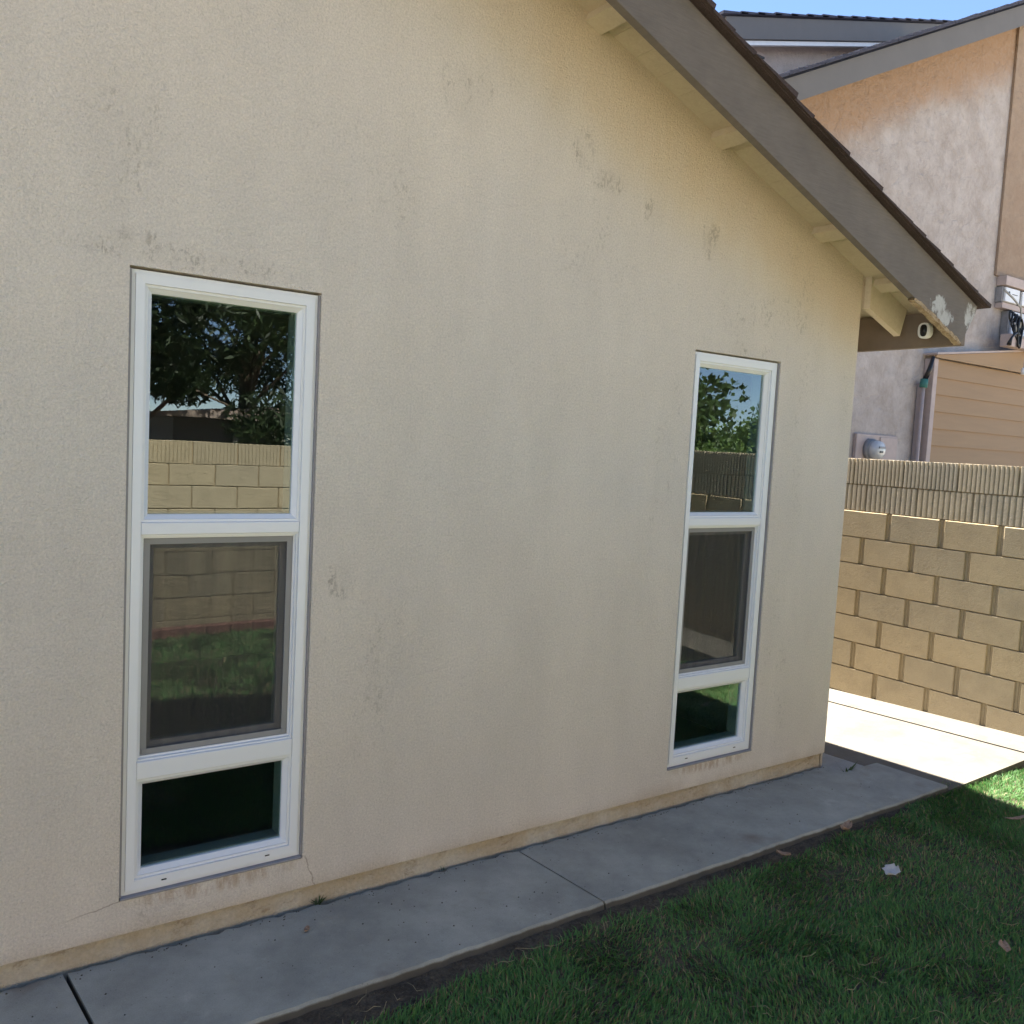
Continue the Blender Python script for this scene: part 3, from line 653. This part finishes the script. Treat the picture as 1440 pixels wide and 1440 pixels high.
ebox('plain white utility box with no latch below the timber board', 12.04, 12.7, 3.89, 4.085, 2.88, 'white')
ebox('large pale grey utility box next to the hanging black cables', 11.80, 12.9, 3.46, 3.80, 2.87, 'bluegrey')
bm_box(11.61, 13.2, 2.90, 2.9985, 3.815, 3.885, .004).build('batten', 'ntrim', nb)
jb = thing('junction_box', (11.8, 2.95, 3.4), 'pinkish tan junction box with an open top above the siding', 'junction box')
bm_box(11.50, 12.25, 2.70, 2.835, 3.30, 3.46, .008).build('body', 'ntrim', jb); bm_box(12.14, 12.17, 2.694, 2.70, 3.30, 3.46).build('seam', 'metal', jb)
fl = thing('flood_light', (12.4, 2.83, 3.42), 'white twin head flood light beside the junction box', 'light')
MB().tube([(12.36, 2.80, 3.42), (12.36, 2.74, 3.42)], .05, 14).build('base', 'white', fl, True)
for dx in (-.03, .12): MB().tube([(12.36, 2.74, 3.42), (12.36+dx*.4, 2.70, 3.40), (12.37+dx, 2.63, 3.34), (12.38+dx*1.3, 2.56, 3.28)], [.02, .03, .065, .075], 14).build('lamp_head', 'white', fl, True)
pc = thing('pull_cord', (11.86, 2.66, 3.0), 'thin cord with a small pale bob hanging below the junction box', 'cord')
MB().tube([(11.86, 2.68, 3.32), (11.86, 2.68, 3.06)], .006, 6).build('cord', 'cable', pc); MB().tube([(11.86, 2.68, 3.06), (11.86, 2.68, 3.03), (11.86, 2.68, 2.97)], [.014, .028, .03], 10).build('bob', 'white', pc, True)
cb = thing('cable_bundle', (11.6, 2.75, 3.5), 'tangled black and pale cables hanging from the roof tip side of the utility boxes', 'cables')
rs = random.Random(2)
for k in range(5):
    pts = []
    for i in range(26):
        t = i/25; a = t*2*math.pi*1.1+k; pts.append((11.60+(.07+.02*math.sin(3*k))*math.cos(a)+.015*math.sin(2.3*a+k)+.02*k, 2.76-.02*k, 3.68-.05*k+(.06+.03*k)*math.sin(a)+.02*math.cos(3*a)))
    MB().tube(pts, .014, 6).build('black_cable', 'black', cb, True)
MB().tube([(11.30, 2.74, 3.98), (11.50, 2.72, 3.90), (11.68, 2.70, 3.80), (11.72, 2.70, 3.66), (11.70, 2.70, 3.55)], .013, 6).build('pale_cable', 'cable', cb, True)
MB().tube([(11.56, 2.70, 3.60), (11.62, 2.70, 3.50), (11.75, 2.69, 3.44), (12.0, 2.68, 3.45), (12.1, 2.68, 3.47)], .013, 6).build('pale_cable', 'cable', cb, True)
MB().tube([(11.70, 2.72, 3.70), (11.74, 2.69, 3.58), (11.86, 2.68, 3.52), (11.90, 2.69, 3.44)], .016, 6).build('black_cable', 'black', cb, True)
MB().tube([(11.76, 2.70, 3.46), (11.58, 2.68, 3.47), (11.46, 2.67, 3.40), (11.41, 2.67, 3.31)], [.013, .013, .014, .03], 8).build('black_plug', 'black', cb, True)
# black rain tip clip at the roof end is a camera: small white security camera under the eave
se = thing('security_camera', (4.70, -.20, 2.49), 'small white security camera with a black oval face under the roof corner', 'camera')
dr = Vector((-.985, -.16, -.06)).normalized(); base = Vector((4.664, -.188, 2.488)); sd_ = Vector((0, 0, 1)).cross(dr).normalized(); upv = dr.cross(sd_)
def oval(mbd, sections, n=20):
    o = len(mbd.v)
    for (t, a, b) in sections:
        for k in range(n):
            th = 2*math.pi*k/n; cx = math.copysign(abs(math.cos(th))**.75, math.cos(th))*a; cz = math.copysign(abs(math.sin(th))**.75, math.sin(th))*b
            mbd.v.append(tuple(base+dr*t+sd_*cx+upv*cz))
    for i in range(len(sections)-1):
        for k in range(n): mbd.f.append((o+i*n+k, o+i*n+(k+1) % n, o+(i+1)*n+(k+1) % n, o+(i+1)*n+k))
    mbd.f.append(tuple(o+k for k in range(n-1, -1, -1))); mbd.f.append(tuple(o+(len(sections)-1)*n+k for k in range(n))); return mbd
oval(MB(), [(-.035, .018, .022), (-.03, .028, .036), (-.01, .034, .043), (.028, .034, .043), (.034, .031, .040)]).build('body', 'white', se, True)
oval(MB(), [(.0345, .019, .033), (.037, .018, .032)]).build('face', 'black', se, True)
MB().tube([base-dr*.03, base-dr*.045+Vector((.01, 0, -.005)), Vector((4.7215, -.17, 2.485))], [.012, .012, .02], 10).build('mount', 'white', se, True)

# ------------------------------------------------------------------ trees and shed across the fence (seen in the windows)
def leaf_mesh(pts, size, cols, name, elong=1.0, seed=1):
    r = np.random.default_rng(seed); n = len(pts)
    a = r.normal(size=(n, 3)); a /= np.linalg.norm(a, axis=1)[:, None]; b = np.cross(a, r.normal(size=(n, 3))); b /= np.linalg.norm(b, axis=1)[:, None]
    s = size*r.uniform(.6, 1.3, n)[:, None]; V = np.stack([pts-a*s*elong, pts+b*s*.45, pts+a*s*elong, pts-b*s*.45], 1).reshape(-1, 3)
    me = bpy.data.meshes.new(name); me.vertices.add(4*n); me.vertices.foreach_set('co', V.astype(np.float32).ravel()); me.loops.add(4*n); me.loops.foreach_set('vertex_index', np.arange(4*n, dtype=np.int32))
    me.polygons.add(n); me.polygons.foreach_set('loop_start', np.arange(0, 4*n, 4, dtype=np.int32)); me.polygons.foreach_set('loop_total', np.full(n, 4, np.int32)); me.update()
    at = me.attributes.new('tint', 'FLOAT_COLOR', 'POINT'); c0, c1 = np.array(cols[0]), np.array(cols[1]); t = r.random(n)[:, None]; cc = np.concatenate([c0*(1-t)+c1*t, np.ones((n, 1))], 1)
    at.data.foreach_set('color', np.repeat(cc, 4, 0).astype(np.float32).ravel()); me.materials.append(MT['leafm']); return me
def tree(name, loc, h, cr, zlow, label, cat, cols, nl, size, elong, seed, group=None, squash=1., nclump=60):
    t = thing(name, loc, label, cat, group); r = random.Random(seed); tm = MB(); cl = []
    base = Vector(loc); lean = Vector((r.uniform(-.05, .05), r.uniform(-.05, .05), 1))
    tm.tube([base+lean*(h*f) for f in (0, .25, .5, .75, .95)], [.03*h*.6, .022*h*.6, .016*h*.6, .009*h*.6, .003*h], 8)
    for i in range(nclump):
        f = r.uniform(zlow/h, .98); a = r.uniform(0, 6.283); rad = cr*(r.uniform(.45, 1.)**.6)*(math.sin(min(1, (1-f)*1.35+.12)*math.pi/2))
        p = base+lean*(h*f); q = p+Vector((math.cos(a)*rad, math.sin(a)*rad, r.uniform(-.16, .2)*rad)); mid = (p+q)/2+Vector((0, 0, .1*rad))
        st = base+lean*(h*max(.1, f-.10)); tm.tube([st, mid, q], [.012*h*.35, .007*h*.35, .003], 5, False)
        cl += [(q, .34*cr*r.uniform(.6, 1.2)), (mid, .25*cr*r.uniform(.5, 1.))]
    tm.build('trunk', 'bark', t, True)
    rg = np.random.default_rng(seed); per = nl//len(cl); P = []
    for q, s in cl:
        d = rg.normal(size=(per, 3)); d /= np.linalg.norm(d, axis=1)[:, None]; d *= (rg.random(per)**.5)[:, None]*s; d[:, 2] *= .6*squash; P.append(np.array(q)+d)
    link('crown', leaf_mesh(np.concatenate(P), size, cols, 'crown', elong, seed), t); return t
G = 'trees beyond the far wall'
tree('pine_tree', (1.9, -8.2, -.6), 9.5, 2.6, 2.7, 'tall dark pine just behind the far block wall', 'tree', ((.018, .030, .014), (.04, .065, .025)), 130000, .036, 2.0, 3, G, 1.2, 70)
tree('pine_tree', (4.6, -11.5, -.6), 9.0, 2.7, 3.2, 'dark green pine standing over the low shed', 'tree', ((.022, .040, .016), (.06, .095, .03)), 90000, .038, 1.8, 5, G, 1.1, 60)
tree('pine_tree', (-1.6, -9.5, -.6), 9.0, 2.6, 1.6, 'dark pine beyond the far wall away from the shed', 'tree', ((.02, .034, .016), (.045, .07, .03)), 26000, .09, 1.4, 8, G, 1.1, 50)
tree('leafy_tree', (8.15, -5.3, -.6), 4.4, 1.15, 1.9, 'open branched tree with sparse round leaves behind the side block wall', 'tree', ((.035, .065, .02), (.07, .12, .035)), 5200, .07, .8, 6, None, 1., 26)
HL = ['dense bright green shrub in the hedge next to the open branched tree', 'dense green shrub in the middle of the hedge behind the side wall', 'tall green shrub standing behind the front row of the hedge', 'broad green shrub at the far end of the hedge behind the side wall']
for i, (x, y, hh, cr) in enumerate(((9.6, -6.3, 2.95, 1.15), (11.3, -6.2, 2.9, 1.2), (10.5, -8.5, 3.2, 1.4), (12.9, -7.2, 3.2, 1.4))):
    tree('hedge_shrub', (x, y, -.6), hh, cr, .5, HL[i], 'shrub', ((.05, .10, .02), (.11, .18, .04)), 17000, .055, .8, 20+i, 'hedge shrubs behind the side wall', 1.1, 55)
sh = thing('garden_shed', (5.5, -10.5, -.6), 'low dark grey shed with a shallow pale brown roof beyond the far wall', 'shed')
bm_box(3.1, 9.0, -12.5, -9.8, -.6, 1.86).build('wall', 'shed', sh)
MB().prism([(2.8, 1.865), (9.3, 1.865), (9.3, 1.93), (6.0, 2.20), (3.9, 2.0), (2.8, 1.93)], -12.8, -9.5).build('roof', 'shedroof', sh)
MB().tube([(3.95, -9.7, -.6), (3.95, -9.7, 1.80)], .04, 10).build('downpipe', 'cable', sh, True)
cl = thing('evaporative_cooler', (4.75, -9.3, -.6), 'pale square cooler cabinet standing in front of the low shed', 'cooler')
bm_box(4.38, 5.02, -9.62, -9.05, .2, 1.74, .04).build('cabinet', 'tank', cl); MB().prism([(4.36, 1.741), (5.04, 1.741), (4.95, 1.80), (4.45, 1.80)], -9.64, -9.03).build('lid', 'tank', cl)
bm_box(4.42, 4.98, -9.6, -9.1, -.6, .199).build('stand', 'metal', cl)

# ------------------------------------------------------------------ grass
def grass(name, x0, x1, y0, y1, dens, hmin, hmax, wid, seed, label, straw=.11):
    r = np.random.default_rng(seed); n = int((x1-x0)*(y1-y0)*dens); x = r.uniform(x0, x1, n); y = r.uniform(y0, y1, n)
    edge = -.548-.03*vnoise(x*5, x*0, 3)-.10*np.exp(-((x-.9)/.55)**2)-.03*np.exp(-((x-1.7)/.5)**2)
    edge = np.where(x > 4.25, -.55+.09*np.clip((x-4.25)/.5, 0, 1)+.03*vnoise(x*14, x*0, 5), edge)
    edge = edge-.05*np.exp(-((x-3.25)/.35)**2)-.06*np.exp(-((x-2.55)/.25)**2)
    edge = edge+.03*(vnoise(x*23, y*0, 6)-.5)
    den = vnoise(x*2.3, y*2.3, 1)*.6+vnoise(x*6, y*6, 2)*.4
    p = np.clip((edge-y)/.055, 0, 1)**.8*np.clip(.55+1.0*den, .4, 1)
    keep = (r.random(n) < p) & ((x < 5.53+.02*vnoise(y*20, y*0, 4))); x, y, den = x[keep], y[keep], den[keep]; n = len(x)
    z = np.array([zl(a, b) for a, b in zip(x, y)])-.004
    ang = r.uniform(0, 2*np.pi, n)*.55+2*np.pi*vnoise(x*4, y*4, 7)*1.4; lean = r.uniform(.2, 1.15, n)
    h = (hmin+(hmax-hmin)*r.random(n)**1.3)*(.65+.7*den); wv = wid*r.uniform(.6, 1.3, n)
    dx, dy = np.cos(ang), np.sin(ang); sxv, syv = -dy, dx
    fr = r.uniform(-1, 1, n)*.8; cx = np.cos(fr)*sxv+np.sin(fr)*dx; cy = np.cos(fr)*syv+np.sin(fr)*dy
    V = np.zeros((n, 5, 3), np.float32)
    def pt(t, off, k):
        b = lean*t*t*h*.9; V[:, k, 0] = x+dx*b+cx*off; V[:, k, 1] = y+dy*b+cy*off; V[:, k, 2] = z+h*t*(1-.28*lean*t)
    pt(0, -wv/2, 0); pt(0, wv/2, 1); pt(.55, wv*.42, 2); pt(.55, -wv*.42, 3); pt(1, 0*wv, 4)
    me = bpy.data.meshes.new(name); me.vertices.add(5*n); me.vertices.foreach_set('co', V.ravel())
    base = (np.arange(n)*5)[:, None]; q = (base+np.array([0, 1, 2, 3])); tr = (base+np.array([3, 2, 4]))
    li = np.concatenate([q, tr], 1).astype(np.int32); me.loops.add(7*n); me.loops.foreach_set('vertex_index', li.ravel())
    ls = np.stack([np.arange(n)*7, np.arange(n)*7+4], 1).astype(np.int32); lt = np.tile(np.array([4, 3], np.int32), n); me.polygons.add(2*n)
    me.polygons.foreach_set('loop_start', ls.ravel()); me.polygons.foreach_set('loop_total', lt); me.update()
    g0, g1 = np.array([.066, .175, .052]), np.array([.155, .32, .09]); t = np.clip(r.random(n)*.7+.3*vnoise(x*3, y*3, 9), 0, 1)[:, None]; col = g0*(1-t)+g1*t
    dry = r.random(n) < (straw+.30*np.clip(.52-den, 0, 1)*1.6); s0, s1 = np.array([.22, .17, .085]), np.array([.42, .34, .19]); u = r.random(n)[:, None]
    col = np.where(dry[:, None], s0*(1-u)+s1*u, col); rgba = np.concatenate([col, np.ones((n, 1))], 1)
    at = me.attributes.new('tint', 'FLOAT_COLOR', 'POINT'); at.data.foreach_set('color', np.repeat(rgba, 5, 0).astype(np.float32).ravel())
    me.materials.append(MT['grass']); o = link(name, me); return tag(o, label, 'grass', kind='stuff')
grass('grass', .3, 5.55, -2.1, -.44, 20000, .016, .042, .0042, 1, 'short dense green lawn grass beside the concrete walkway')
grass('grass', -4, 5.55, -4.75, -2.1, 3600, .03, .065, .009, 2, 'lawn grass stretching to the far brick edging')
# long dead runners lying on the lawn: nobody could count them
dm = MB(); rs = random.Random(8)
for i in range(120):
    x = rs.uniform(.8, 5); y = rs.uniform(-2., -.64)
    if i < 45: x = rs.gauss(2.9, .5); y = rs.gauss(-1.55, .2)
    if i > 100: x = rs.gauss(1.3, .5); y = rs.gauss(-.66, .05)
    a = rs.uniform(0, 6.28); L = rs.uniform(.03, .10); zz = zl(x, y)+rs.uniform(.02, .035); pts = []
    for k in range(4):
        pts.append((x, y, zz+.006*math.sin(k*2+i))); a += rs.uniform(-.5, .5); x += math.cos(a)*L/3; y += math.sin(a)*L/3
    dm.tube(pts, [.0008, .0010, .0008, .0004], 4)
tag(dm.build('dead_grass', 'straw'), 'pale dead grass runners scattered over the lawn', 'grass', kind='stuff')
# crumbs of soil and gravel along the walkway edge
cr = MB(); rs = random.Random(12)
for i in range(900):
    x = rs.uniform(.2, 4.3); y = -.545-abs(rs.gauss(0, .05)); s = rs.uniform(.002, .007); z = zl(x, y)+s*.3
    cr.add([(x-s, y, z), (x, y-s, z), (x+s, y, z), (x, y+s, z), (x+rs.uniform(-.3, .3)*s, y, z+s)], [(0, 1, 4), (1, 2, 4), (2, 3, 4), (3, 0, 4)])
for i in range(260):
    x = rs.uniform(.2, 4.3); y = rs.choice((rs.uniform(-.5, -.02), -.02-abs(rs.gauss(0, .02)))); s = rs.uniform(.0012, .004); z = .0005
    cr.add([(x-s, y, z), (x, y-s, z), (x+s, y, z), (x, y+s, z), (x+rs.uniform(-.3, .3)*s, y, z+s)], [(0, 1, 4), (1, 2, 4), (2, 3, 4), (3, 0, 4)])
tag(cr.build('soil_crumbs', 'soil'), 'crumbs of soil along the walkway edges', 'soil', kind='stuff')
# ---- leaves, paper, weeds
def dry_leaf(loc, L, W, rz, curl, label, mat='dryleaf', seed=0, name='dry_leaf', cat='leaf', ragged=0.):
    r = random.Random(seed); mb = MB(); nx, ny = 9, 5
    for i in range(nx):
        t = i/(nx-1); w_ = W*math.sin(math.pi*(t*.92+.04))**.7*(1+r.uniform(-ragged, ragged))
        for j in range(ny):
            s = (j/(ny-1)-.5); mb.v.append(((t-.5)*L, s*w_, curl*(2*s)**2*W*.5+curl*L*.25*(2*t-1)**2+r.uniform(-1, 1)*.05*W))
    for i in range(nx-1):
        for j in range(ny-1): k = i*ny+j; mb.f.append((k, k+ny, k+ny+1, k+1))
    o = link(name, mb.mesh(name, mat, True), None, loc, (r.uniform(-.15, .15), r.uniform(-.15, .15), rz)); md = o.modifiers.new('thick', 'SOLIDIFY'); md.thickness = .0012
    return tag(o, label, cat)
dry_leaf((3.66, -.60, .012), .11, .045, .25, .5, 'long curled brown leaf at the walkway edge', seed=1)
dry_leaf((3.17, -.622, .008), .06, .035, -.8, .4, 'small reddish brown leaf on bare soil by the walkway', seed=2)
dry_leaf((3.24, -1.53, .035), .06, .04, .7, .4, 'lone brown leaf lying in the open lawn grass', seed=4)
dry_leaf((4.50, -.975, .03), .13, .03, -.3, .3, 'straw coloured leaf blade near the sunlit edge of the lawn', seed=5)
dry_leaf((1.16, -.157, .006), .03, .018, .9, .4, 'tiny orange brown leaf scrap on the walkway slab', seed=6)
dry_leaf((3.40, -.99, .035), .085, .06, .1, .35, 'crumpled pale paper scrap on the green lawn', 'paper', 3, 'paper_scrap', 'paper', .35)
def weed(loc, n, h, label, seed, wide=.5):
    r = random.Random(seed); P = MB()
    for i in range(n):
        a = r.uniform(0, 6.28); L = h*r.uniform(.6, 1.1); d = Vector((math.cos(a)*wide, math.sin(a)*wide*.6, 1)).normalized(); s = Vector((-math.sin(a), math.cos(a), 0))*h*.07
        b = Vector((r.uniform(-.01, .01), r.uniform(-.006, .006), 0)); p1 = b+d*L*.5; p2 = b+d*L+Vector((d.x, d.y, 0))*L*.3
        P.add([b-s*.6, b+s*.6, p1+s, p1-s, p2], [(0, 1, 2, 3), (3, 2, 4)])
    me = P.mesh('weed', 'grass'); at = me.attributes.new('tint', 'FLOAT_COLOR', 'POINT'); at.data.foreach_set('color', [c for _ in me.vertices for c in (.06, .10, .03, 1)])
    return tag(link('weed', me, None, loc), label, 'weed')
weed((1.262, -.004, -.004), 22, .035, 'small green weed sprouting from the crack at the wall base', 1, 1.2)
weed((4.385, -.112, -.035), 7, .10, 'thin grass tuft in the joint by the house corner', 2, .8)
weed((1.80, -.004, -.004), 8, .02, 'tiny dry weed in the wall crack beyond the slab joint', 3, 1.2)
